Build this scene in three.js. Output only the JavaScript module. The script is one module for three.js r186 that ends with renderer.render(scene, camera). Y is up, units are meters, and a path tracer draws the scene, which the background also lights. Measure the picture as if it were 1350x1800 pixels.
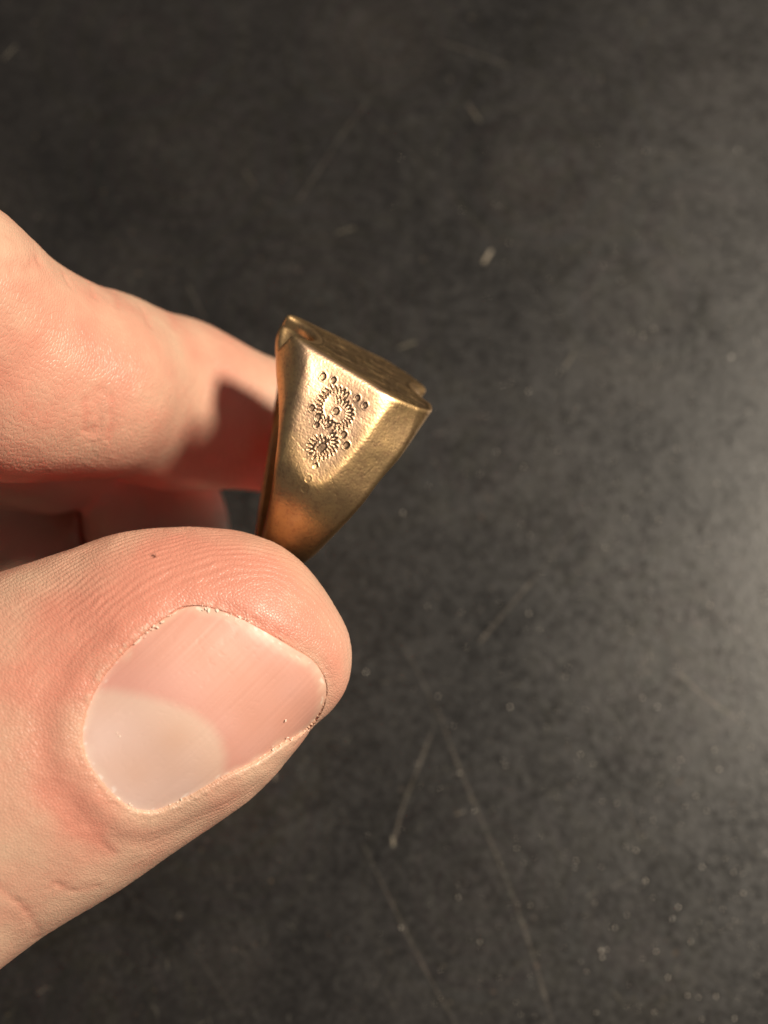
import * as THREE from 'three';
import { mergeGeometries } from 'three/addons/utils/BufferGeometryUtils.js';

// ---------------------------------------------------------------- camera, sky, sun, exposure
const S = 0.92e-3;                                   // one modelling unit (about a millimetre) in metres
const UP = new THREE.Vector3(0.03, 0.27, 0.96).normalize(), TABLE = 152;       // the table's upward direction in the lens's axes, and how far below the lens it lies
const F = 900 / Math.tan(25 * Math.PI / 180);
const scene = new THREE.Scene();
const camera = new THREE.PerspectiveCamera(50, 0.75, 0.01, 10);
camera.position.set(0, TABLE * S, 0);
camera.quaternion.setFromUnitVectors(UP, new THREE.Vector3(0, 1, 0));
camera.focus = 99 * S;
camera.userData.fStop = 18;
camera.updateMatrixWorld(true);
const renderer = new THREE.WebGLRenderer({ antialias: true });
renderer.setSize(768, 1024);
renderer.toneMapping = THREE.LinearToneMapping;
renderer.toneMappingExposure = 1.4;
renderer.shadowMap.enabled = true;
{
  const W = 256, Hh = 128, data = new Float32Array(W * Hh * 4);
  for (let y = 0; y < Hh; y++) for (let x = 0; x < W; x++) {
    const e = ((y + 0.5) / Hh - 0.5) * Math.PI, up = Math.max(0, Math.sin(e)), o = (y * W + x) * 4, k = 0.08 - 0.018 * up;
    data[o] = k * (1.02 - 0.12 * up); data[o + 1] = k; data[o + 2] = k * (0.98 + 0.14 * up); data[o + 3] = 1;
  }
  const sky = new THREE.DataTexture(data, W, Hh, THREE.RGBAFormat, THREE.FloatType);
  sky.mapping = THREE.EquirectangularReflectionMapping; sky.magFilter = THREE.LinearFilter; sky.needsUpdate = true;
  scene.background = sky; scene.environment = sky;
}
const toWorld = new THREE.Matrix3().setFromMatrix4(camera.matrixWorld);
const SUN = new THREE.Vector3(0.65, 0.40, 0.66).normalize();     // in the lens's axes: right, up, towards the lens
const sun = new THREE.DirectionalLight(new THREE.Color().setRGB(1, 0.875, 0.71), 5);
sun.position.copy(SUN.clone().applyMatrix3(toWorld).multiplyScalar(0.6)); sun.target.position.set(0, 0.03, -0.03);
sun.position.add(sun.target.position);
sun.castShadow = true; sun.shadow.radius = 20; sun.shadow.mapSize.set(4096, 4096);
Object.assign(sun.shadow.camera, { left: -0.2, right: 0.2, top: 0.2, bottom: -0.2, near: 0.01, far: 1.5 });
scene.add(sun, sun.target);

// ---------------------------------------------------------------- helpers
let seed = 7;
const rnd = () => { seed = (seed + 0x6d2b79f5) | 0; let t = Math.imul(seed ^ (seed >>> 15), 1 | seed); t = (t + Math.imul(t ^ (t >>> 7), 61 | t)) ^ t; return ((t ^ (t >>> 14)) >>> 0) / 4294967296; };
const clamp = (x, a = 0, b = 1) => Math.min(b, Math.max(a, x));
const sstep = (a, b, x) => { const t = clamp((x - a) / (b - a)); return t * t * (3 - 2 * t); };
const lerp = (a, b, t) => a + (b - a) * t;
const gauss = (d, w) => Math.exp(-(d * d) / (w * w));
const smin = (a, b, k) => { const h = Math.max(k - Math.abs(a - b), 0); return Math.min(a, b) - h * h / (4 * k); };
const smax = (a, b, k) => -smin(-a, -b, k);
const PERM = new Float32Array(4096); for (let i = 0; i < 4096; i++) PERM[i] = rnd() * 2 - 1;
const hash = (x, y, z) => PERM[(Math.imul(x, 73856093) ^ Math.imul(y, 19349663) ^ Math.imul(z, 83492791)) >>> 7 & 4095];
function noise(x, y, z) {                                           // smooth value noise, -1 .. 1
  const i = Math.floor(x), j = Math.floor(y), k = Math.floor(z); let u = x - i, v = y - j, w = z - k;
  u = u * u * (3 - 2 * u); v = v * v * (3 - 2 * v); w = w * w * (3 - 2 * w);
  const a = lerp(lerp(hash(i, j, k), hash(i + 1, j, k), u), lerp(hash(i, j + 1, k), hash(i + 1, j + 1, k), u), v);
  const b = lerp(lerp(hash(i, j, k + 1), hash(i + 1, j, k + 1), u), lerp(hash(i, j + 1, k + 1), hash(i + 1, j + 1, k + 1), u), v);
  return lerp(a, b, w);
}
const fbm = (x, y, z, n = 3) => { let s = 0, a = 0.5; for (let i = 0; i < n; i++) { s += a * noise(x, y, z); x = x * 2.03 + 7; y = y * 2.03 + 3; z = z * 2.03 + 11; a *= 0.5; } return s; };
const V = (x, y, z) => new THREE.Vector3(x, y, z);
const at = (x, y, d) => V((x - 675) / F * d, (900 - y) / F * d, -d);                  // a place in the lens's axes, d units in front of it
const ray = (x, y) => V((x - 675) / F, (900 - y) / F, -1);
const pix = (p) => [675 - p.x / p.z * F, 900 + p.y / p.z * F];
const out = (p) => p.clone().multiplyScalar(S).applyMatrix4(camera.matrixWorld);       // lens axes, units -> world, metres

// distance to a closed outline in the plane, negative inside
function polyDist(pts, x, y) {
  let d = 1e9, c = false;
  for (let i = 0, j = pts.length - 1; i < pts.length; j = i++) {
    const [ax, ay] = pts[i], [bx, by] = pts[j], ex = bx - ax, ey = by - ay, t = clamp(((x - ax) * ex + (y - ay) * ey) / (ex * ex + ey * ey));
    d = Math.min(d, (x - ax - ex * t) ** 2 + (y - ay - ey * t) ** 2);
    if ((ay > y) !== (by > y) && x < (bx - ax) * (y - ay) / (by - ay) + ax) c = !c;
  }
  return c ? -Math.sqrt(d) : Math.sqrt(d);
}
const smoothed = (pts, n) => new THREE.CatmullRomCurve3(pts.map(([x, y]) => V(x, y, 0)), true, 'centripetal').getPoints(n).slice(0, -1).map((p) => [p.x, p.y]);
class Grid2 {                                                      // a function of two variables kept on a grid
  constructor(x0, x1, y0, y1, h, f) {
    Object.assign(this, { x0, y0, h, nx: Math.ceil((x1 - x0) / h) + 1, ny: Math.ceil((y1 - y0) / h) + 1 }); this.v = new Float32Array(this.nx * this.ny);
    for (let j = 0; j < this.ny; j++) for (let i = 0; i < this.nx; i++) this.v[j * this.nx + i] = f(x0 + i * h, y0 + j * h);
  }
  get(x, y) {
    x = clamp((x - this.x0) / this.h, 0, this.nx - 1.001); y = clamp((y - this.y0) / this.h, 0, this.ny - 1.001);
    const i = x | 0, j = y | 0, u = x - i, v = y - j, o = j * this.nx + i, a = this.v;
    return lerp(lerp(a[o], a[o + 1], u), lerp(a[o + this.nx], a[o + this.nx + 1], u), v);
  }
}
// closed surface of a distance function on a grid of uneven spacing (surface nets), points pulled onto the surface
function surface(xs, ys, zs, f, slack = 1.4) {
  const nx = xs.length, ny = ys.length, nz = zs.length, g = new Float32Array(nx * ny * nz), B = 8;
  for (let k0 = 0; k0 < nz; k0 += B) for (let j0 = 0; j0 < ny; j0 += B) for (let i0 = 0; i0 < nx; i0 += B) {
    const i1 = Math.min(i0 + B, nx) - 1, j1 = Math.min(j0 + B, ny) - 1, k1 = Math.min(k0 + B, nz) - 1, ic = Math.min(i0 + B, nx - 1), jc = Math.min(j0 + B, ny - 1), kc = Math.min(k0 + B, nz - 1);
    const d = f((xs[i0] + xs[ic]) / 2, (ys[j0] + ys[jc]) / 2, (zs[k0] + zs[kc]) / 2), r = 0.5 * Math.hypot(xs[ic] - xs[i0], ys[jc] - ys[j0], zs[kc] - zs[k0]) * slack, far = Math.abs(d) > r;
    for (let k = k0; k <= k1; k++) for (let j = j0; j <= j1; j++) for (let i = i0, o = (k * ny + j) * nx + i0; i <= i1; i++, o++) g[o] = far ? d : f(xs[i], ys[j], zs[k]);
  }
  const id = new Int32Array(nx * ny * nz).fill(-1), pos = [], idx = [], sy = nx, sz = nx * ny;
  for (let k = 0; k < nz - 1; k++) for (let j = 0; j < ny - 1; j++) for (let i = 0, o = (k * ny + j) * nx; i < nx - 1; i++, o++) {
    const c = [g[o], g[o + 1], g[o + sy], g[o + sy + 1], g[o + sz], g[o + sz + 1], g[o + sz + sy], g[o + sz + sy + 1]];
    let m = 0; for (let q = 0; q < 8; q++) if (c[q] < 0) m++;
    if (!m || m === 8) continue;
    let n = 0, x = 0, y = 0, z = 0;
    for (const [a, b] of EDGES) if ((c[a] < 0) !== (c[b] < 0)) {
      const t = c[a] / (c[a] - c[b]); n++;
      x += (a & 1) + t * ((b & 1) - (a & 1)); y += (a >> 1 & 1) + t * ((b >> 1 & 1) - (a >> 1 & 1)); z += (a >> 2) + t * ((b >> 2) - (a >> 2));
    }
    id[o] = pos.length / 3;
    pos.push(lerp(xs[i], xs[i + 1], x / n), lerp(ys[j], ys[j + 1], y / n), lerp(zs[k], zs[k + 1], z / n));
  }
  const quad = (a, b, c, d, flip) => { if (a < 0 || b < 0 || c < 0 || d < 0) return; flip ? idx.push(a, c, b, b, c, d) : idx.push(a, b, c, b, d, c); };
  for (let k = 1; k < nz - 1; k++) for (let j = 1; j < ny - 1; j++) for (let i = 1, o = (k * ny + j) * nx + 1; i < nx - 1; i++, o++) {
    const s = g[o] < 0;
    if (s !== g[o + 1] < 0) quad(id[o - sy - sz], id[o - sz], id[o - sy], id[o], !s);
    if (s !== g[o + sy] < 0) quad(id[o - 1 - sz], id[o - sz], id[o - 1], id[o], s);
    if (s !== g[o + sz] < 0) quad(id[o - 1 - sy], id[o - sy], id[o - 1], id[o], !s);
  }
  const P = new Float32Array(pos), N = new Float32Array(P.length), e = 0.03;
  for (let v = 0; v < P.length; v += 3) for (let it = 0; it < 2; it++) {
    const x = P[v], y = P[v + 1], z = P[v + 2], a = f(x + e, y - e, z - e), b = f(x - e, y - e, z + e), c = f(x - e, y + e, z - e), d = f(x + e, y + e, z + e);
    let gx = a - b - c + d, gy = -a - b + c + d, gz = -a + b - c + d; const l = Math.hypot(gx, gy, gz) || 1, m = (a + b + c + d) / 4;
    gx /= l; gy /= l; gz /= l;
    const step = clamp(m * 4 * e / l, -0.3, 0.3);
    P[v] -= gx * step; P[v + 1] -= gy * step; P[v + 2] -= gz * step;
    N[v] = gx; N[v + 1] = gy; N[v + 2] = gz;
  }
  return { P, N, idx };
}
const EDGES = [[0, 1], [2, 3], [4, 5], [6, 7], [0, 2], [1, 3], [4, 6], [5, 7], [0, 4], [1, 5], [2, 6], [3, 7]];
const range = (...spans) => { const r = []; for (const [a, b, h] of spans) { const n = Math.max(1, Math.round((b - a) / h)); for (let i = 0; i < n; i++) r.push(lerp(a, b, i / n)); } r.push(spans.at(-1)[1]); return Float64Array.from(r); };
// points in the lens's axes -> a geometry in world axes about a base point
function geometry(P, idx, colors, base, toLens) {
  const g = new THREE.BufferGeometry(), p = new Float32Array(P.length), v = V();
  for (let i = 0; i < P.length; i += 3) { v.set(P[i], P[i + 1], P[i + 2]); if (toLens) toLens(v); out(v).sub(base).toArray(p, i); }
  g.setAttribute('position', new THREE.BufferAttribute(p, 3));
  if (colors) g.setAttribute('color', new THREE.BufferAttribute(colors, 3));
  g.setIndex(idx instanceof Uint32Array ? new THREE.BufferAttribute(idx, 1) : new THREE.BufferAttribute(Uint32Array.from(idx), 1));
  g.computeVertexNormals();
  return g;
}
function part(name, g, m, parent, data) { const o = new THREE.Mesh(g, m); o.name = name; o.castShadow = o.receiveShadow = true; parent.add(o); Object.assign(o.userData, data); return o; }

// ---------------------------------------------------------------- the table top
const tableY = 0, hit = (x, y) => { const o = camera.position, d = ray(x, y).applyMatrix3(toWorld), t = -o.y / d.y; return V(o.x + d.x * t, 0, o.z + d.z * t); };
{
  const N = 2048, SIZE = 0.2, mid = hit(675, 850), px = N / SIZE;
  const canvas = document.createElement('canvas'); canvas.width = canvas.height = N;
  const c = canvas.getContext('2d');
  c.fillStyle = '#141211'; c.fillRect(0, 0, N, N);
  const img = c.getImageData(0, 0, N, N), a = img.data, bump = new Uint8Array(N * N * 4), rough = new Uint8Array(N * N * 4);
  for (let y = 0; y < N; y++) for (let x = 0; x < N; x++) {
    const o = (y * N + x) * 4, big = fbm(x / 300, y / 300, 1, 4), mid_ = fbm(x / 46, y / 46, 5, 3), fine = noise(x / 4.5, y / 4.5, 9) * 0.6 + noise(x / 9, y / 9, 4) * 0.4;
    const k = 1 + 0.24 * big + 0.14 * mid_ + 0.12 * fine;
    a[o] = 23 * k; a[o + 1] = 21 * k; a[o + 2] = 20 * k;
    const yy = N - 1 - y, q = (yy * N + x) * 4, h = 128 + 50 * (noise(x / 1.9, y / 1.9, 31) * 0.5 + noise(x / 4.1, y / 4.1, 20) * 0.8 + noise(x / 11, y / 11, 22) * 0.6 + noise(x / 24, y / 24, 23) * 0.4);
    bump[q] = bump[q + 1] = bump[q + 2] = clamp(h, 0, 255); bump[q + 3] = 255;
    const r = clamp(128 + 18 * mid_ + 12 * big + 34 * fine, 60, 255); rough[q] = rough[q + 1] = rough[q + 2] = r; rough[q + 3] = 255;
  }
  c.putImageData(img, 0, 0);
  const uv = (x, y) => { const p = hit(x, y); return [N / 2 + (p.x - mid.x) * px, N / 2 + (p.z - mid.z) * px]; };
  c.lineCap = 'round'; c.lineJoin = 'round';
  function scratch(pts, width, alpha, tone = '140,128,114') {
    const q = new THREE.CatmullRomCurve3(pts.map(([x, y]) => V(...uv(x, y), 0))).getPoints(60);
    let alpha_; for (let i = 0; i + 1 < q.length; i++) {
      alpha_ = Math.min(alpha * 0.62, alpha > 0.55 ? 0.24 : pts.length === 2 && alpha > 0.25 ? 0.085   : 0.2); const k = (0.45 + 0.75 * rnd()) * Math.min(1, Math.min(i, q.length - i) / 9 + 0.25);
      c.strokeStyle = `rgba(${tone},${alpha_ * k})`; c.lineWidth = width * (pts.length === 2 || pts[0][1] < 200 ? 0.42 : 0.62) * (0.75 + 0.5 * rnd());
      c.beginPath(); c.moveTo(q[i].x, q[i].y); c.lineTo(q[i + 1].x, q[i + 1].y); c.stroke();
    }
  }
  for (const [pts, w, al] of [
    [[[768, 1262], [735, 1350], [708, 1420], [692, 1482]], 6, 0.34], [[[690, 1470], [692, 1488]], 9, 0.4], [[[762, 1225], [800, 1330], [850, 1450], [900, 1570], [940, 1690], [972, 1800]], 6, 0.32],
    [[[632, 1472], [690, 1590], [745, 1700], [802, 1800]], 5, 0.3], [[[700, 1120], [745, 1200], [768, 1262]], 5, 0.14], [[[838, 1135], [880, 1085], [945, 1010]], 7, 0.24], [[[945, 1010], [1010, 930]], 8, 0.1],
    [[[1185, 1175], [1240, 1225], [1300, 1268]], 7, 0.22], [[[655, 170], [610, 225], [560, 300], [520, 360]], 8, 0.22], [[[625, 185], [700, 250], [790, 340], [870, 430], [950, 530], [1040, 660]], 8, 0.16],
    [[[770, 72], [830, 92], [900, 118]], 8, 0.22], [[[1075, 1560], [1120, 1535]], 5, 0.5], [[[1030, 1580], [1052, 1562]], 4, 0.3], [[[1235, 1695], [1290, 1755]], 4, 0.3], [[[1075, 1740], [1105, 1775]], 4, 0.3],
    [[[650, 1690], [700, 1780]], 4, 0.14], [[[1105, 1430], [1130, 1480]], 5, 0.2], [[[180, 1530], [330, 1660], [420, 1790]], 4, 0.09], [[[1190, 330], [1205, 400]], 7, 0.15], [[[990, 650], [1010, 620]], 9, 0.45], [[[700, 612], [732, 600]], 9, 0.4],
    [[[850, 462], [864, 440]], 11, 0.6], [[[5, 105], [28, 80]], 8, 0.3], [[[1120, 260], [1190, 275]], 6, 0.12], [[[820, 180], [845, 215]], 9, 0.16], [[[430, 300], [450, 330]], 6, 0.12], [[[590, 410], [625, 400]], 8, 0.14], [[[330, 500], [360, 560]], 8, 0.12],
    [[[480, 1340], [484, 1372]], 7, 0.22], [[[820, 1425], [800, 1432]], 5, 0.4], [[[1290, 1450], [1350, 1530]], 5, 0.16], [[[930, 1190], [1010, 1150]], 5, 0.1], [[[900, 780], [1010, 700]], 7, 0.09]]) scratch(pts, w, al);
  for (let i = 0; i < 1100; i++) {                                   // faint hair scratches
    const x = rnd() * 1500 - 75, y = rnd() * 1950 - 75, t = rnd() * 6.28, l = 12 + 70 * rnd() * rnd();
    scratch([[x, y], [x + l * 0.5 * Math.cos(t), y + l * 0.5 * Math.sin(t)], [x + l * Math.cos(t + 0.2), y + l * Math.sin(t + 0.2)]], 1 + 2 * rnd(), 0.03 + 0.1 * rnd() * rnd());
  }
  for (let i = 0; i < 1900; i++) {                                   // dried specks
    const [x, y] = uv(rnd() * 1450 - 50, rnd() * 1900 - 50), s = 0.8 + 2.4 * rnd() * rnd();
    c.fillStyle = `rgba(${rnd() < 0.7 ? '150,135,118' : '160,120,85'},${0.06 + 0.3 * rnd() * rnd()})`; c.beginPath(); c.ellipse(x, y, s, s * (0.6 + rnd()), rnd() * 3, 0, 7); c.fill();
  }
  for (let i = 0; i < 46; i++) {                                    // worn cloudy patches
    const [x, y] = uv(rnd() * 1500 - 75, rnd() * 1900 - 50), r = 60 + 190 * rnd(), g = c.createRadialGradient(x, y, 0, x, y, r);
    g.addColorStop(0, `rgba(110,98,84,${0.03 + 0.05 * rnd()})`); g.addColorStop(1, 'rgba(110,98,84,0)'); c.fillStyle = g; c.fillRect(x - r, y - r, 2 * r, 2 * r);
  }
  const wrap = (t) => { t.wrapS = t.wrapT = THREE.MirroredRepeatWrapping; t.magFilter = THREE.LinearFilter; t.needsUpdate = true; return t; };
  const map = wrap(new THREE.CanvasTexture(canvas)); map.colorSpace = THREE.SRGBColorSpace;
  const m = new THREE.MeshPhysicalMaterial({ map, bumpMap: wrap(new THREE.DataTexture(bump, N, N)), bumpScale: 0.00003, roughnessMap: wrap(new THREE.DataTexture(rough, N, N)), roughness: 0.75, specularIntensity: 0.8 });
  m.name = 'worn black table paint';
  const g = new THREE.BoxGeometry(0.9, 0.024, 0.9), p = g.attributes.position, t = g.attributes.uv;
  for (let i = 0; i < p.count; i++) t.setXY(i, 0.5 + p.getX(i) / SIZE, 0.5 - p.getZ(i) / SIZE + (Math.abs(g.attributes.normal.getY(i)) < 0.5 ? p.getY(i) / SIZE : 0));
  const o = part('table_top', g, m, scene, { kind: 'structure', label: 'worn black table top with fine scratches under the hand', category: 'table top' });
  o.position.set(mid.x, -0.012, mid.z);
  // dust grains
  const grain = new THREE.IcosahedronGeometry(1, 0), list = [], e = new THREE.Object3D();
  for (let i = 0; i < 1300; i++) {
    const right = rnd(), x = 1400 - 760 * right * right + 40 * rnd(), y = 250 + 1600 * rnd(), q = hit(x, y), s = (0.04 + 0.09 * rnd() ** 3) * 1e-3;
    const k = sstep(560, 1100, x - Math.abs(y - 1250) * 0.25); if (rnd() > 0.25 + 0.75 * k) continue;
    e.position.set(q.x, s * 0.5, q.z); e.rotation.set(rnd() * 6, rnd() * 6, rnd() * 6); e.scale.set(s, s * (0.6 + rnd()), s * (0.7 + 0.6 * rnd())); e.updateMatrix(); list.push(e.matrix.clone());
  }
  const dust = new THREE.InstancedMesh(grain, new THREE.MeshPhysicalMaterial({ color: new THREE.Color().setRGB(0.62, 0.56, 0.48), roughness: 0.3 }), list.length);
  list.forEach((mt, i) => dust.setMatrixAt(i, mt)); dust.name = 'dust'; dust.castShadow = dust.receiveShadow = true;
  dust.userData = { kind: 'stuff', label: 'pale dust grains scattered over the black table top', category: 'dust' };
  scene.add(dust);
}

// ---------------------------------------------------------------- the ring's own axes: w along the hoop's axis, t round it towards the lens, n out of the bezel
const en = V(0.418, 0.856, 0.29).normalize(), ew = V(0.898, -0.436, -0.265); ew.addScaledVector(en, -ew.dot(en)).normalize();
const et = ew.clone().cross(en).normalize();
const BEZEL = { H: 12.3, T: 7.2, W: 7.5 }, RI = 9.1, RO = 10.5;
const ringAt = at(644, 665, 103).addScaledVector(et, -BEZEL.T).addScaledVector(en, -BEZEL.H);
const ringPoint = (w, t, n) => ringAt.clone().addScaledVector(ew, w).addScaledVector(et, t).addScaledVector(en, n);
const ringLocal = (p) => { const q = p.clone().sub(ringAt); return V(q.dot(ew), q.dot(et), q.dot(en)); };
const hullAngle = Math.atan2(BEZEL.H, BEZEL.T) - Math.acos(RO / Math.hypot(BEZEL.H, BEZEL.T)), hc = Math.cos(hullAngle), hs = Math.sin(hullAngle);
const halfWidth = (n, w) => { const u = Math.max(-0.25, (n + 6.4) / 18.4); return 2.85 + 3.9 * u + 1.75 * u * u + (w < 0 ? 0.45 * gauss(n - 9.8, 2.2) + 0.35 * gauss(n - 4.5, 2.6) : -0.32 * gauss(n + 3, 4)); };
const bite = (w, t, n) => { const k = Math.max(0, BEZEL.H - 0.4 - n) * 0.42; return Math.min(Math.hypot(w + 8.2, t - 0.4) - 3.0, Math.hypot(w - 9.0, t + 0.6) - 2.4) + k; };
const facetN = V(0, hc, hs), facetTilt = 0.172;
function facetPlane(w, t, n) {                                     // the flat engraved panel on each shoulder
  const ta = Math.abs(t), s = (BEZEL.H - n) , along = hc * ta + hs * n - RO;
  return along - 0.14 * (w + 0.7) - (-1.0 + facetTilt * (s - 0.3) - 0.03 * Math.max(0, 4.2 - s) ** 2);
}
function ringBody(w, t, n) {
  const ta = Math.abs(t), r = Math.hypot(t, n);
  // side view: a circle and the flat top joined by tangents
  const ang = Math.atan2(n, ta);
  let side = ang < hullAngle ? r - RO : hc * ta + hs * n - RO;
  const wc = w + 0.7, crown = lerp(wc > 0 ? 0.3 : 0.34, 0.4, sstep(6, 11, n)) * (Math.sqrt(wc * wc + 1.44) - 1.2) + 0.26 * Math.max(0, -w - 4.5) ** 1.4 + 0.3 * Math.max(0, w - 6.2) ** 1.5;
  let d = side + crown - 0.42;
  d = smax(d, facetPlane(w, t, n), 0.7);
  d = smax(d, Math.abs(w) - halfWidth(n, w), 1.1);
  d = smax(d, n - BEZEL.H + 0.09 * w + 0.065 * t, 0.45);
  d = smax(d, Math.hypot(Math.max(Math.abs(w) - 7.0 - 0.4 * Math.max(0, BEZEL.H - 0.3 - n), 0), Math.max(ta - 5.8 - 0.62 * Math.max(0, BEZEL.H - 0.4 - n), 0)) - 1.5, 0.3);
  d = smax(d, -bite(w, t, n), 0.7);
  d = smax(d, RI - r, 0.45);
  return d;
}
// engraving on the panel, read off as places on the photograph and laid out on the panel in its own units
const panelUV = (x, y) => {                                        // where a line of sight meets the panel of the near shoulder
  const o = ringLocal(V(0, 0, 0)), d = ringLocal(ray(x, y)).sub(o); let t = 80;
  for (let i = 0; i < 60; i++) t += 0.6 * facetPlane(o.x + d.x * t, o.y + d.y * t, o.z + d.z * t);
  return [o.x + d.x * t, o.z + d.z * t];
};
const strokes = [];
{
  const Z = (zx, zy) => [520 + zx / 7.2, 640 + zy / 7.2];
  const line = (pts, r) => { const q = pts.map(([x, y]) => panelUV(...Z(x, y))); for (let i = 0; i + 1 < q.length; i++) strokes.push([...q[i], ...q[i + 1], r]); };
  const drop = (x, y, r, tx = 12, ty = -14) => line([[x, y], [x + tx * r / 34, y + ty * r / 34]], r / 7.2 / 17.5 * 0.9);
  for (const [x, y, r] of [[338, 160, 36], [474, 204, 32], [778, 430, 30], [876, 522, 30], [200, 558, 32], [262, 770, 28], [606, 900, 36], [640, 1042, 38], [246, 1302, 28], [152, 1480, 36], [110, 1612, 44], [508, 596, 38], [404, 770, 28], [276, 672, 34]]) drop(x, y, r);
  drop(306, 1084, 46, 34, -34);
  // wriggle-work: zigzag cuts along curves
  function wriggle(pts, amp, teeth, r = 0.052) {
    const c = new THREE.CatmullRomCurve3(pts.map(([x, y]) => V(x, y, 0))), q = [];
    for (let i = 0; i <= teeth; i++) { const p = c.getPointAt(i / teeth), t = c.getTangentAt(i / teeth), s = (i % 2 ? 1 : -1) * amp * (0.85 + 0.3 * rnd()); q.push([p.x - t.y * s, p.y + t.x * s]); }
    line(q, r);
  }
  wriggle([[660, 400], [600, 335], [520, 310], [430, 315], [365, 370], [325, 440], [305, 510], [300, 590], [310, 655]], 40, 24);
  wriggle([[510, 440], [580, 450], [640, 490], [685, 560], [695, 640], [670, 710], [620, 760], [550, 790], [480, 770], [400, 700], [330, 690]], 40, 32);
  wriggle([[440, 850], [480, 900], [500, 980], [480, 1060], [420, 1130], [350, 1170], [280, 1180], [215, 1140], [195, 1070], [200, 1000], [250, 950], [320, 945], [400, 985]], 40, 36);
  line([[210, 1090], [270, 1120]], 0.06); line([[345, 690], [290, 700], [262, 740]], 0.06); line([[330, 720], [370, 800]], 0.05);
}
const engraved = new Grid2(-7.5, 7.5, -4, 13.2, 0.035, (w, n) => {
  let d = 1e9; for (const [ax, ay, bx, by, r] of strokes) { if (Math.abs(w - ax) > 2 || Math.abs(n - ay) > 2) continue; const ex = bx - ax, ey = by - ay, t = clamp(((w - ax) * ex + (n - ay) * ey) / (ex * ex + ey * ey || 1)); d = Math.min(d, Math.hypot(w - ax - ex * t, n - ay - ey * t) - r); }
  return Math.min(d, 1);
});
const ring = new THREE.Group(); ring.name = 'signet_ring';
ring.position.copy(out(ringAt)); scene.add(ring);
ring.userData = { label: 'old brass signet ring with engraved shoulder held between thumb and finger', category: 'ring' };
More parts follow.
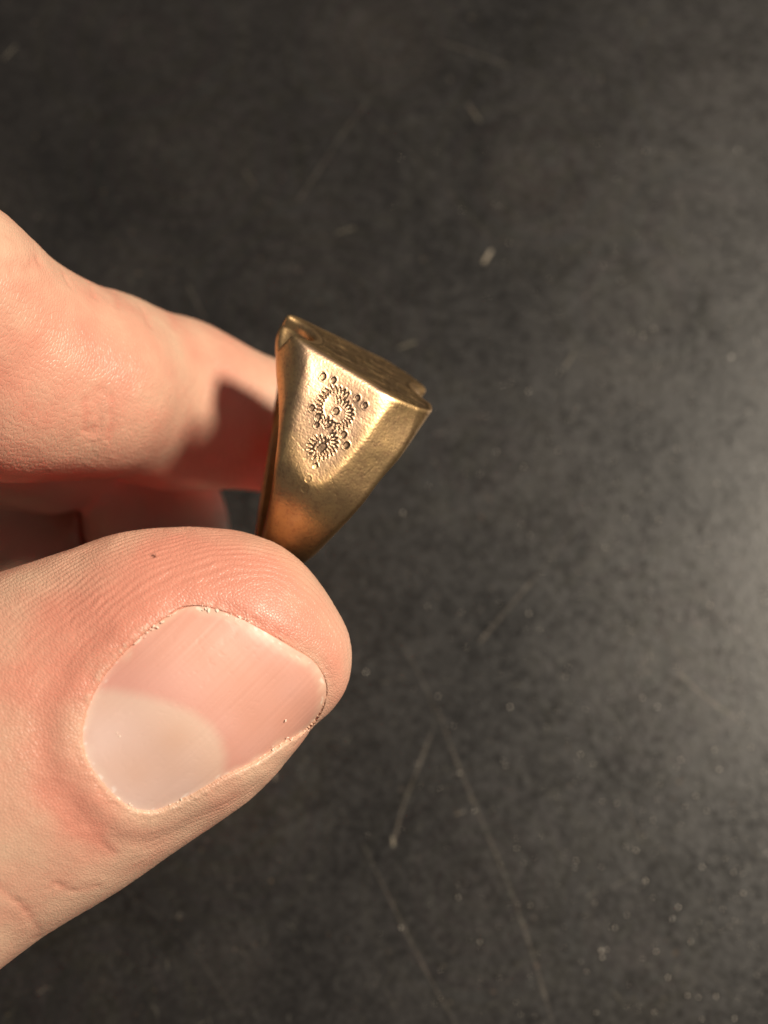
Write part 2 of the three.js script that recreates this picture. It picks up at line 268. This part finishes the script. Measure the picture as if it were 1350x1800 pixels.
{
  const { P, N, idx } = surface(range([-9.4, 9.4, 0.075]), range([-11.4, 3, 0.15], [3, 11.4, 0.075]), range([-11.4, -6, 0.15], [-6, 13.8, 0.075]), ringBody);
  const n = P.length / 3, C = new Float32Array(P.length), kind = new Uint8Array(n), scr = [];
  for (let i = 0; i < 150; i++) { const w = rnd() * 12 - 6, q = rnd() * 20 - 8, a = 1.57 + (rnd() - 0.5) * 2.4, l = 0.3 + 1.6 * rnd() * rnd(); scr.push([w, q, w + l * Math.cos(a), q + l * Math.sin(a), 0.03 + 0.03 * rnd()]); }
  const scratched = new Grid2(-7, 7, -9, 12.5, 0.04, (w, q) => { let d = 0; for (const [ax, ay, bx, by, r] of scr) { if (Math.abs(w - ax) > 2 || Math.abs(q - ay) > 2) continue; const ex = bx - ax, ey = by - ay, t = clamp(((w - ax) * ex + (q - ay) * ey) / (ex * ex + ey * ey)), s = Math.hypot(w - ax - ex * t, q - ay - ey * t); if (s < r) d = Math.max(d, 1 - s / r); } return d; });
  for (let i = 0; i < n; i++) {
    const w = P[i * 3], t = P[i * 3 + 1], q = P[i * 3 + 2], r = Math.hypot(t, q), nw = N[i * 3], nt = N[i * 3 + 1], nn = N[i * 3 + 2];
    let h = 0.016 * fbm(w * 0.7, t * 0.7, q * 0.7, 2) + 0.003 * noise(w * 5, t * 5, q * 5) + 0.006 * noise(w * 12, t * 12, q * 12), dirt = 0;
    const outer = r > RI + 0.5, panel = sstep(0.5, 0.0, Math.abs(facetPlane(w, t, q))) * (outer ? 1 : 0);
    h -= 0.006 * sstep(0.2, 0.7, noise(w * 7 + 3, t * 7, q * 7)) ;
    if (outer && q < 11.9) h -= 0.014 * scratched.get(w, q) * sstep(0.2, 0.5, nt);
    if (t > 0 && nt > 0.2) {                             // hollowed panel with its cuts
      const sink = BEZEL.H - 0.09 * w - 0.065 * t - q, hollow = (0.34 * Math.max(0, 1 - ((w + 0.6) / 4.9) ** 2) * sstep(-0.5, 3, sink)) * panel * sstep(0.2, 0.8, nt); h -= hollow;
      const d = engraved.get(w, q), k = sstep(0.05, -0.06, d); const deep = q < 3.4 ? 0.25 : 1; h -= 0.095 * k * deep; h += 0.025 * gauss(d - 0.07, 0.05) * deep; dirt = 0.85 * k * deep; if (k > 0.45) kind[i] = 2;
    }
    if (nn > 0.92 && q > 10.6) {                                   // bezel face: border line, beading, worn device
      const e = Math.max(Math.hypot(Math.max(Math.abs(w) - 7.0, 0), Math.max(Math.abs(t) - 5.8, 0)) - 1.5, -bite(w, t, q), facetPlane(w, t, q));
      const line = gauss(e + 1.0, 0.09), bead = 0.5 + 0.5 * Math.sin((w + t) * 15);
      h -= 0.05 * line * (0.7 + 0.5 * bead); h -= 0.05 * sstep(-1.08, -1.25, e); dirt = Math.max(dirt, line * 0.6);
      if (e < -1.1) { const dev = sstep(0.25, 0.5, Math.abs(noise(w * 1.1, t * 0.75, 3)) ) * 0.05 + 0.035 * gauss(Math.abs(Math.abs(t) - 1.5 - 0.2 * Math.sin(w * 1.7)), 0.16) + 0.03 * gauss(Math.abs(t - 0.2), 0.12); h -= dev; dirt = Math.max(dirt, dev * 5); }
    }
    if (q > 10.6 && nn > 0.6) kind[i] = 1;
    P[i * 3] += nw * h; P[i * 3 + 1] += nt * h; P[i * 3 + 2] += nn * h;
    let face = 1; if (nn > 0.92 && q > 10.6) { const e = Math.max(Math.hypot(Math.max(Math.abs(w) - 7.0, 0), Math.max(Math.abs(t) - 5.8, 0)) - 1.5, -bite(w, t, q), facetPlane(w, t, q)); face = lerp(0.82, 1.3, sstep(-1.0, -0.8, e)) + 0.9 * sstep(-1.1, -1.3, e) * sstep(0.4, 0.62, noise(w * 0.5, t * 4.5, 2)); }
    // brass worn bright on the panel, brown towards the shank and in the hollows
    const mott = fbm(w * 0.55 + 4, t * 0.55, q * 0.55, 3), spots = 0.6 * sstep(0.1, 0.6, noise(w * 3.3, t * 3.3, q * 3.3 + 9)) + 0.8 * sstep(0.2, 0.6, noise(w * 7.5, t * 7.5, q * 7.5 + 4));
    const low = sstep(6, -5, q), worn = panel * 0.8;
    let c = [lerp(0.55, 0.57, low), lerp(0.36, 0.335, low), lerp(0.175, 0.15, low)];
    c = [lerp(c[0], 0.45, worn), lerp(c[1], 0.30, worn), lerp(c[2], 0.205, worn)];
    const k = (1 + 0.28 * mott - 0.18 * spots) * face * (1 - 0.62 * dirt) * (kind[i] === 1 ? 1.15 : 1);
    C[i * 3] = clamp(c[0] * k); C[i * 3 + 1] = clamp(c[1] * k * (1 - 0.06 * spots)); C[i * 3 + 2] = clamp(c[2] * k * (1 - 0.1 * mott));
  }
  const lists = [[], [], []];
  for (let i = 0; i < idx.length; i += 3) { const a = kind[idx[i]], b = kind[idx[i + 1]], c = kind[idx[i + 2]]; lists[a === b || a === c ? a : b === c ? b : 0].push(idx[i], idx[i + 1], idx[i + 2]); }
  const toLens = (v) => v.copy(ringPoint(v.x, v.y, v.z));
  const whole = geometry(P, idx, C, ring.position, toLens);          // normals of the whole, so that the parts join without a seam
  const brass = new THREE.MeshPhysicalMaterial({ vertexColors: true, metalness: 1, roughness: 0.37 }); brass.name = 'old brass';
  ['band', 'bezel', 'engraving'].forEach((name, k) => {
    const used = new Map(), id = [], g = new THREE.BufferGeometry();
    for (const v of lists[k]) { if (!used.has(v)) used.set(v, used.size); id.push(used.get(v)); }
    for (const key of ['position', 'normal', 'color']) { const s = whole.attributes[key].array, a = new Float32Array(used.size * 3); for (const [v, u] of used) for (let c = 0; c < 3; c++) a[u * 3 + c] = s[v * 3 + c]; g.setAttribute(key, new THREE.BufferAttribute(a, 3)); }
    g.setIndex(id);
    part(name, g, brass, ring, k === 2 ? { label: 'dark zigzag scroll and dots cut into the shoulder' } : k === 1 ? { label: 'flat worn bezel face with notched sides' } : {});
  });
}

// ---------------------------------------------------------------- the hand: chains of tapered round bones, joined smoothly
function cone(a, ra, b, rb) { const l = b.clone().sub(a), l2 = l.lengthSq(), rr = ra - rb, a2 = l2 - rr * rr; return { ax: a.x, ay: a.y, az: a.z, bx: l.x, by: l.y, bz: l.z, l2, rr, a2, il2: 1 / l2, ra, rb }; }
function coneDist(c, x, y, z) {
  const px = x - c.ax, py = y - c.ay, pz = z - c.az, yy = px * c.bx + py * c.by + pz * c.bz, zz = yy - c.l2;
  const qx = px * c.l2 - c.bx * yy, qy = py * c.l2 - c.by * yy, qz = pz * c.l2 - c.bz * yy, x2 = qx * qx + qy * qy + qz * qz, y2 = yy * yy * c.l2, z2 = zz * zz * c.l2, k = Math.sign(c.rr) * c.rr * c.rr * x2;
  if (Math.sign(zz) * c.a2 * z2 > k) return Math.sqrt(x2 + z2) * c.il2 - c.rb;
  if (Math.sign(yy) * c.a2 * y2 < k) return Math.sqrt(x2 + y2) * c.il2 - c.ra;
  return (Math.sqrt(x2 * c.a2 * c.il2) + yy * c.rr) * c.il2 - c.ra;
}
const chain = (pts, flat = 1, d0 = 0) => {                           // [x, y, depth, radius in the photograph's pixels]
  const s = pts.map(([x, y, d, r]) => { const p = at(x, y, d); p.z = (p.z + d0) / flat; return [p, r / F * d]; });
  return s.slice(1).map((b, i) => cone(s[i][0], s[i][1], b[0], b[1]));
};
const chainDist = (c, x, y, z, k) => { let d = coneDist(c[0], x, y, z); for (let i = 1; i < c.length; i++) d = smin(d, coneDist(c[i], x, y, z), k); return d; };
const TD = 102, TF = 0.74;
const thumbC = chain([[503, 1158, TD, 112], [387, 1139, TD, 188], [265, 1201, TD, 250], [68, 1298, TD, 280], [-380, 1570, 100, 336], [-1150, 1520, 108, 400]], TF, TD);
const indexC = chain([[505, 757, 133, 111], [305, 711, 126.5, 139], [175, 675, 118, 150], [20, 645, 109, 180], [-100, 522, 101, 166], [-760, 640, 112, 215]]);
const indexX = chain([[160, 690, 112, 142], [-60, 660, 108, 160]]);
const middleC = chain([[335, 1120, 143, 95], [278, 930, 146, 114], [215, 700, 144, 120], [-150, 640, 134, 138], [-800, 780, 122, 210]]);
const middleX = chain([[90, 785, 136, 118], [-120, 735, 130, 135]]);
const fourthC = chain([[30, 1130, 149, 95], [35, 960, 149, 112], [-80, 760, 146, 118], [-350, 760, 140, 128], [-840, 960, 130, 200]]);
const smallC = chain([[-330, 1250, 150, 85], [-330, 1080, 150, 95], [-430, 950, 138, 105], [-900, 1130, 138, 170]]);
const palmC = [...chain([[-760, 640, 112, 215], [-1350, 1050, 128, 260], [-2000, 1250, 128, 270]]), ...chain([[-800, 780, 122, 210], [-1350, 1050, 128, 260]]), ...chain([[-840, 960, 130, 200], [-1350, 1150, 130, 230]]), ...chain([[-900, 1130, 136, 170], [-1400, 1250, 130, 230], [-2000, 1350, 130, 250]]), ...chain([[-1000, 1500, 110, 330], [-1400, 1300, 124, 260]])];
const thumbDist = (x, y, z) => 0.85 * chainDist(thumbC, x, y, (z + TD) / TF, 4);
function fingersDist(x, y, z) {
  let d = smin(chainDist(indexC, x, y, z, 3.5), chainDist(indexX, x, y, z, 2), 3.5);
  const m = smin(chainDist(middleC, x, y, z, 3), chainDist(middleX, x, y, z, 2), 3);
  const k = x < -40 ? 4 : 1.2;
  d = smin(d, m, k); d = smin(d, chainDist(fourthC, x, y, z, 3), k); d = smin(d, chainDist(smallC, x, y, z, 3), k);
  return x < -36 ? smin(d, chainDist(palmC, x, y, z, 8), 6) : d;
}
const fleshDist = (x, y, z) => smin(thumbDist(x, y, z), fingersDist(x, y, z), x < -50 ? 8 : 0.3);
function meet(x, y, level = 0, f = fleshDist) {                      // where a line of sight meets the flesh
  const d = ray(x, y); let t = 80, best = 80, low = 1e9;
  for (let i = 0; i < 120 && t < 165; i++) { const s = f(d.x * t, d.y * t, d.z * t) - level; if (s < low) { low = s; best = t; } if (s < 1e-3) break; t += Math.max(s * 0.8, 0.02); }
  if (low > 0.05) console.log('near miss', x, y, low.toFixed(2));
  return d.multiplyScalar(best);
}
const gradient = (f, p, e = 0.05) => V(f(p.x + e, p.y, p.z) - f(p.x - e, p.y, p.z), f(p.x, p.y + e, p.z) - f(p.x, p.y - e, p.z), f(p.x, p.y, p.z + e) - f(p.x, p.y, p.z - e)).normalize();

// the thumb nail's own axes and outline
const NAIL = [[348, 1065], [388, 1074], [432, 1092], [472, 1114], [516, 1140], [548, 1160], [568, 1188], [574, 1216], [564, 1252], [544, 1280], [500, 1308], [452, 1340], [396, 1366], [348, 1394], [308, 1414], [272, 1427], [236, 1424], [204, 1402], [176, 1372], [152, 1336], [142, 1296], [148, 1256], [164, 1216], [188, 1176], [224, 1136], [260, 1104], [292, 1082], [318, 1068]];
const SUNK = 0.22, n0 = meet(370, 1245, -SUNK, thumbDist), nn = gradient(thumbDist, n0), na = V(0.77, 0.64, 0); na.addScaledVector(nn, -na.dot(nn)).normalize();
const nb = na.clone().cross(nn).normalize();
const nailLocal = (p) => { const q = p.clone().sub(n0); return [q.dot(na), q.dot(nb), q.dot(nn)]; };
const nailPoint = (a, b, c) => n0.clone().addScaledVector(na, a).addScaledVector(nb, b).addScaledVector(nn, c);
const nailHeight = new Grid2(-13, 13, -11, 11, 0.5, (a, b) => { let c = 4; for (let i = 0; i < 60; i++) { const p = nailPoint(a, b, c), s = thumbDist(p.x, p.y, p.z) + SUNK; if (s < 1e-3 || c < -14) break; c -= s * 0.7; } return c - 0.0035 * b * b + 0.16 * sstep(4.5, 8, a); });
const nailOutline = smoothed(NAIL.map(([x, y]) => nailLocal(meet(x, y, -SUNK, thumbDist)).slice(0, 2)), 180);
const nailEdge = new Grid2(-14, 14, -12, 12, 0.1, (a, b) => polyDist(nailOutline, a, b));
function handDist(x, y, z) {
  let d = fleshDist(x, y, z);
  const qx = x - n0.x, qy = y - n0.y, qz = z - n0.z, a = qx * na.x + qy * na.y + qz * na.z, b = qx * nb.x + qy * nb.y + qz * nb.z, c = qx * nn.x + qy * nn.y + qz * nn.z;
  if (Math.abs(a) < 13.5 && Math.abs(b) < 11.5 && c > -9 && c < 4) {
    const e = nailEdge.get(a, b);
    if (e < 3) d = smax(d, -Math.max(e + 0.14, nailHeight.get(a, b) - 0.1 - c), 0.4);
  }
  return d;
}
const TILE = 9.5;                                                     // fine skin relief: small furrowed fields, on a repeating tile
function skinRelief() {
  const N = 1024, M = 36, K = 26, pts = new Float32Array(M * K * 3), data = new Uint8Array(N * N * 4);
  for (let i = 0; i < M * K; i++) { pts[i * 3] = rnd(); pts[i * 3 + 1] = rnd(); pts[i * 3 + 2] = rnd(); }
  for (let y = 0; y < N; y++) for (let x = 0; x < N; x++) {
    const u = x / N * M, v = y / N * K, i = Math.floor(u), j = Math.floor(v); let a = 9, b = 9, tone = 0;
    for (let dj = -1; dj < 2; dj++) for (let di = -1; di < 2; di++) { const o = (((j + dj + K) % K) * M + (i + di + M) % M) * 3, d = Math.hypot(i + di + pts[o] - u, j + dj + pts[o + 1] - v); if (d < a) { b = a; a = d; tone = pts[o + 2]; } else if (d < b) b = d; }
    const h = 255 * clamp(0.2 + 0.6 * sstep(0, 0.42, b - a) + 0.22 * tone * sstep(0, 0.3, b - a)), o = (y * N + x) * 4; data[o] = data[o + 1] = data[o + 2] = h; data[o + 3] = 255;
  }
  const t = new THREE.DataTexture(data, N, N); t.wrapS = t.wrapT = THREE.RepeatWrapping; t.magFilter = THREE.LinearFilter; t.needsUpdate = true; return t;
}
const hand = new THREE.Group(); hand.name = 'hand';
hand.position.copy(out(at(200, 1300, TD))); scene.add(hand);
hand.userData = { label: 'bare light-skinned hand pinching the ring between thumb and forefinger', category: 'hand' };
{
  const fine = 0.2;
  const { P, N, idx } = surface(range([-190, -42, 1.6], [-42, 0, fine]), range([-50, -44, 1], [-44, 30, fine], [30, 40, 1]), range([-170, -158, 1], [-158, -84, fine], [-84, -70, 1]), handDist);
  const n = P.length / 3, C = new Float32Array(P.length), UV = new Float32Array(n * 2);
  const axes = [[na, nn, n0.clone().addScaledVector(nn, -9)], [V(0.80, -0.30, -0.52).normalize(), V(0, 0.2, 1), at(330, 712, 123)]].map(([a, f, o]) => { const u = a.clone(), w = f.clone().addScaledVector(u, -f.dot(u)).normalize(); return [u, w, u.clone().cross(w), o]; });
  // creases: lines over the skin
  const crease = (pts, depth, width, f = fleshDist) => { const q = pts.map(([x, y]) => meet(x, y, 0, f)).filter(Boolean); return { q, depth, width }; };
  const creases = [
    crease([[176, 690], [172, 715], [169, 740], [166, 766]], 0.2, 0.9), crease([[150, 705], [148, 760]], 0.1, 0.4), crease([[196, 700], [192, 770]], 0.1, 0.4),
    crease([[-10, 1555], [20, 1580], [45, 1600], [62, 1625], [66, 1650]], 0.1, 0.4), crease([[95, 1555], [130, 1568], [170, 1560]], 0.08, 0.4), crease([[70, 1390], [110, 1420], [150, 1470], [185, 1500]], 0.07, 1.1), crease([[130, 1420], [165, 1470], [200, 1500]], 0.05, 0.5),
    crease([[70, 458], [52, 468], [20, 470]], 0.2, 0.8), crease([[240, 530], [255, 548], [262, 570]], 0.16, 0.5), crease([[110, 475], [122, 500]], 0.14, 0.4), crease([[155, 495], [165, 520]], 0.15, 0.4), crease([[200, 512], [207, 540]], 0.14, 0.4), crease([[300, 552], [306, 575]], 0.07, 0.5)];
  const blobs = [[350, 1000, 7, 1], [470, 1040, 6, 0.8], [240, 1060, 7, 0.7], [90, 1150, 8, 0.5], [120, 1400, 3, 0.9], [600, 1150, 4, 0.2], [90, 640, 9, 0.6], [400, 650, 7, 0.55], [60, 1250, 7, 0.4], [160, 1480, 3, 0.6], [240, 620, 8, 0.35]].map(([x, y, r, k]) => ({ p: meet(x, y), r, k })).filter((b) => b.p);
  const specks = [[270, 977, 0.14], [330, 1104, 0.06], [272, 980, 0.12]].map(([x, y, r]) => ({ p: meet(x, y), r }));
  const p = V();
  for (let i = 0; i < n; i++) {
    const x = P[i * 3], y = P[i * 3 + 1], z = P[i * 3 + 2], nx = N[i * 3], ny = N[i * 3 + 1], nz = N[i * 3 + 2];
    p.set(x, y, z);
    const [a, b, c] = nailLocal(p), isThumb = x > -60 && thumbDist(x, y, z) < 0.3 && thumbDist(x, y, z) < fingersDist(x, y, z) + 0.1, near = x > -44;
    let h = 0.16 * fbm(x * 0.22, y * 0.22, z * 0.22, 2), red = 0, pale = 0, dark = 0;
    const fx = fbm(x * 0.9, y * 0.9, z * 0.9, 2);
    if (near) {
      const e = isThumb && c > -8 ? nailEdge.get(a, b) : 9;
      if (isThumb) {
        // papillary ridges wrap the sides and the tip in lines along the nail wall
        const warp = 0.55 * fbm(x * 0.3 + 5, y * 0.3, z * 0.3, 2), side = sstep(-1.4, -3.6, c) * (0.25 + 0.75 * sstep(-9, 0, a)) * sstep(-17, -9, a) * sstep(1.2, 2.4, e);
        h += 0.06 * side * Math.sin((c + warp + 0.05 * a) / 0.50 * 6.283) * (0.55 + 0.45 * noise(x * 0.8, y * 0.8, z * 0.8)) ;
        h += 0.012 * side * noise(x * 3, y * 3, z * 3);
        // nail folds
        const prox = sstep(1, -6, a), lat = 1 - 0.6 * sstep(2, 8, a);
        h -= 0.24 * gauss(e - 0.1, 0.9) * sstep(1, 6, a);
        h += 0.16 * lat * gauss(e - 1.25, 1.1) * (0.8 + 0.5 * noise(x * 0.5, y * 0.5, z * 0.5));
        h -= 0.09 * gauss(e - 3.1, 1.1) * prox;
        if (e < 1.2) { const rag = noise(x * 2.4, y * 2.4, z * 2.4) * 0.6 + noise(x * 5, y * 5, z * 5) * 0.4; h += 0.09 * rag * gauss(e - 0.3, 0.5); pale = Math.max(pale, gauss(e - 0.15, 0.3) * (0.05 + 0.6 * sstep(0.1, 0.6, rag))); }
        red += 0.55 * gauss(e - 1.6, 1.3) * sstep(0, 5, a) + 0.2 * gauss(e - 2.6, 1.2) * prox;
        // fine criss-cross skin lines behind the nail
        const back = sstep(-6, -10, a);
        h += back * 0.022 * (Math.abs(noise(a * 0.9 + 2 * fx, b * 3.2, c * 2)) + Math.abs(noise(a * 2.4 + b * 1.6, b * 1.4 - a * 0.5, c * 2)) - 0.5);
      } else {
        const u = x * 0.9 - y * 0.45, w = x * 0.45 + y * 0.9;
        h += 0.026 * (Math.abs(noise(u * 2.6 + fx, w * 1.1, z * 1.2)) + 0.8 * Math.abs(noise(u * 1.1, w * 2.8 + fx, z * 2)) - 0.5);
        h += 0.02 * sstep(-28, -14, x) * Math.sin((u + 0.5 * fx + 0.12 * w) / 0.62 * 6.283) * (0.5 + 0.5 * noise(x * 0.7, y * 0.7, z * 0.7));
      }
      h += 0.010 * noise(x * 4.2, y * 4.2, z * 4.2);
      for (const cr of creases) { let near_ = 9; for (let s = 0; s + 1 < cr.q.length; s++) {
        const A = cr.q[s], B = cr.q[s + 1]; if (Math.abs(x - A.x) > 4 || Math.abs(y - A.y) > 4) continue;
        const ex = B.x - A.x, ey = B.y - A.y, ez = B.z - A.z, t = clamp(((x - A.x) * ex + (y - A.y) * ey + (z - A.z) * ez) / (ex * ex + ey * ey + ez * ez)), d = Math.hypot(x - A.x - ex * t, y - A.y - ey * t, z - A.z - ez * t);
        near_ = Math.min(near_, d);
      }
      { const g = gauss(near_, cr.width); h -= cr.depth * g * (0.75 + 0.5 * noise(x * 1.3, y * 1.3, z * 1.3)); red += 0.3 * g; } }
      for (const bl of blobs) { const d2 = (x - bl.p.x) ** 2 + (y - bl.p.y) ** 2 + (z - bl.p.z) ** 2; if (d2 < 9 * bl.r * bl.r) red += bl.k * Math.exp(-d2 / (bl.r * bl.r)); }
      for (const s of specks) { const d = Math.hypot(x - s.p.x, y - s.p.y, z - s.p.z); dark = Math.max(dark, sstep(s.r * 1.2, s.r * 0.7, d)); }
    }
    { const [u, w, s, o] = axes[isThumb ? 0 : 1], qx = x - o.x, qy = y - o.y, qz = z - o.z; UV[i * 2] = (qx * u.x + qy * u.y + qz * u.z) / TILE; UV[i * 2 + 1] = Math.atan2(qx * s.x + qy * s.y + qz * s.z, qx * w.x + qy * w.y + qz * w.z) * 9.5 / TILE; }
    P[i * 3] += nx * h; P[i * 3 + 1] += ny * h; P[i * 3 + 2] += nz * h;
    const mott = fbm(x * 0.35 + 9, y * 0.35, z * 0.35, 3); red = clamp(red * 0.8 + 0.5 * mott + 0.12);
    let r = lerp(0.82, 0.82, red), g = lerp(0.545, 0.355, red), bl = lerp(0.385, 0.255, red);
    r = lerp(r, 0.82, pale); g = lerp(g, 0.62, pale * 0.85); bl = lerp(bl, 0.46, pale * 0.85);
    const k = (1 + 0.05 * fx) * (1 - 0.9 * dark);
    C[i * 3] = r * k; C[i * 3 + 1] = g * k; C[i * 3 + 2] = bl * k;
  }
  const skin = new THREE.MeshPhysicalMaterial({ vertexColors: true, roughness: 0.37, transmission: 0.42, thickness: 0.01, ior: 1.4, attenuationColor: new THREE.Color().setRGB(0.9, 0.22, 0.13), attenuationDistance: 0.008, bumpMap: skinRelief(), bumpScale: 0.000026 }); skin.name = 'skin';
    const body = geometry(P, idx, C, hand.position); body.setAttribute('uv', new THREE.BufferAttribute(UV, 2));
  part('skin', body, skin, hand);
  console.log('hand triangles', idx.length / 3);
}
{ // thumb nail
  const LUN = [[200, 1212], [252, 1222], [300, 1236], [340, 1252], [372, 1276], [388, 1300], [396, 1328], [394, 1358], [380, 1400], [300, 1480], [120, 1480], [100, 1212]];
  const R = 130, A = nailOutline.length * 2, P = [], C = [], idx = [];
  const ringPts = []; for (let i = 0; i < A; i++) { const [x, y] = nailOutline[i >> 1], [x2, y2] = nailOutline[((i >> 1) + 1) % nailOutline.length]; ringPts.push(i & 1 ? [(x + x2) / 2, (y + y2) / 2] : [x, y]); }
  const put = (a, b, drop) => {
    const e = nailEdge.get(a, b), base = nailPoint(a, b, nailHeight.get(a, b)), [px, py] = pix(base);
    const lines = 0.008 * noise(b * 3.2, a * 0.12, 2) + 0.006 * noise(b * 7, a * 0.2, 8) + 0.03 * fbm(a * 0.3, b * 0.3, 4, 2), scuff = 0.006 * sstep(0.45, 0.8, noise(a * 1.3 + b * 2.1, b * 1.6 - a * 2.6, 5));
    const q = nailPoint(a, b, nailHeight.get(a, b) + lines - scuff + 0.02 * sstep(-1.2, -0.1, e) * -1 - drop);
    P.push(q.x, q.y, q.z);
    const lun = sstep(15, -15, polyDist(LUN, px, py)), edge = sstep(-0.9, -0.1, e + 0.35 * noise(a, b, 1)), m = fbm(a * 0.25, b * 0.25, 3, 2), free = sstep(5.5, 7.5, a) * sstep(-1.3, -0.4, e);
    let c = [0.61, 0.31, 0.24]; const l = [0.65, 0.455, 0.345];
    c = c.map((v, k) => lerp(v, l[k], lun * 0.9)); c = c.map((v, k) => lerp(v, [0.74, 0.58, 0.43][k], Math.max(0.3 * edge, 0.55 * free * (0.6 + 0.4 * noise(a * 2, b * 2, 6)))));
    const crumb = sstep(0.55, 0.75, noise(a * 3, b * 3, 12)) * sstep(-0.8, -0.2, e); c = c.map((v, k) => lerp(v, [0.8, 0.7, 0.58][k], crumb * 0.7));
    C.push(...c.map((v, k) => 0.93 * v * (1 + 0.07 * m * (k + 1)) * [1, 1, 1 + 0.12 * sstep(2, -7, a)][k]));
  };
  put(0, 0, 0);
  for (let r = 1; r <= R + 1; r++) for (let i = 0; i < A; i++) { const s = Math.min(r, R) / R, k = 1 - (1 - s) ** 1.25; put(ringPts[i][0] * k, ringPts[i][1] * k, r > R ? 0.55 : 0); }
  for (let i = 0; i < A; i++) idx.push(0, 1 + i, 1 + (i + 1) % A);
  for (let r = 0; r < R; r++) for (let i = 0; i < A; i++) { const a = 1 + r * A + i, b = 1 + r * A + (i + 1) % A; idx.push(a, a + A, b, b, a + A, b + A); }
  let pos = Float32Array.from(P);
  const g = geometry(pos, idx, Float32Array.from(C), hand.position), mid = V().fromBufferAttribute(g.attributes.normal, 0), nw = nn.clone().applyMatrix3(toWorld);
  if (mid.dot(nw) < 0) { for (let i = 0; i < idx.length; i += 3) [idx[i], idx[i + 1]] = [idx[i + 1], idx[i]]; g.setIndex(idx); g.computeVertexNormals(); }
  const m = new THREE.MeshPhysicalMaterial({ vertexColors: true, roughness: 0.46, specularIntensity: 1, ior: 1.5, transmission: 0.12, thickness: 0 }); m.name = 'nail plate';
  part('nail', g, m, hand, { label: 'short trimmed thumb nail with a large pale half-moon' });
}
{ // dry skin crumbs along the nail
  const list = [], v = V(), base = new THREE.IcosahedronGeometry(1, 1);
  for (const [x0, y0, x1, y1, n, s0] of [[204, 1404, 240, 1428, 9, 0.1], [285, 1424, 330, 1408, 9, 0.1], [478, 1318, 520, 1294, 6, 0.08], [352, 1066, 450, 1098, 22, 0.08], [145, 1325, 182, 1385, 9, 0.08], [226, 1136, 300, 1080, 12, 0.07], [497, 1266, 501, 1270, 1, 0.08], [205, 1290, 210, 1292, 1, 0.06]]) for (let i = 0; i < n * 1.7; i++) {
    const t = rnd(), m = meet(lerp(x0, x1, t) + (rnd() - 0.5) * 9, lerp(y0, y1, t) + (rnd() - 0.5) * 9, -0.19 + 0.12 * sstep(470, 560, lerp(x0, x1, t)), thumbDist), s = 1.1 * s0 * (0.45 + 0.9 * rnd()), g = base.clone(), p = g.attributes.position, ax = 0.6 + 1.2 * rnd(), rot = new THREE.Euler(rnd() * 6, rnd() * 6, rnd() * 6), k = rnd() * 50;
    for (let j = 0; j < p.count; j++) { v.fromBufferAttribute(p, j); const w = s * (1 + 0.5 * noise(v.x * 1.7 + k, v.y * 1.7, v.z * 1.7)); v.set(v.x * ax, v.y, v.z * 0.5).multiplyScalar(w).applyEuler(rot); v.addScaledVector(nn, -0.72 * v.dot(nn)).add(m); out(v).sub(hand.position).toArray(p.array, j * 3); }
    g.computeVertexNormals(); g.deleteAttribute('uv'); list.push(g);
  }
  const m = new THREE.MeshPhysicalMaterial({ color: new THREE.Color().setRGB(0.86, 0.74, 0.62), roughness: 0.5, transmission: 0.3, thickness: 0 }); m.name = 'dry skin';
  part('skin_flakes', mergeGeometries(list), m, hand, { kind: 'stuff', label: 'pale crumbs of dry skin round the thumb nail' });
}

renderer.render(scene, camera);
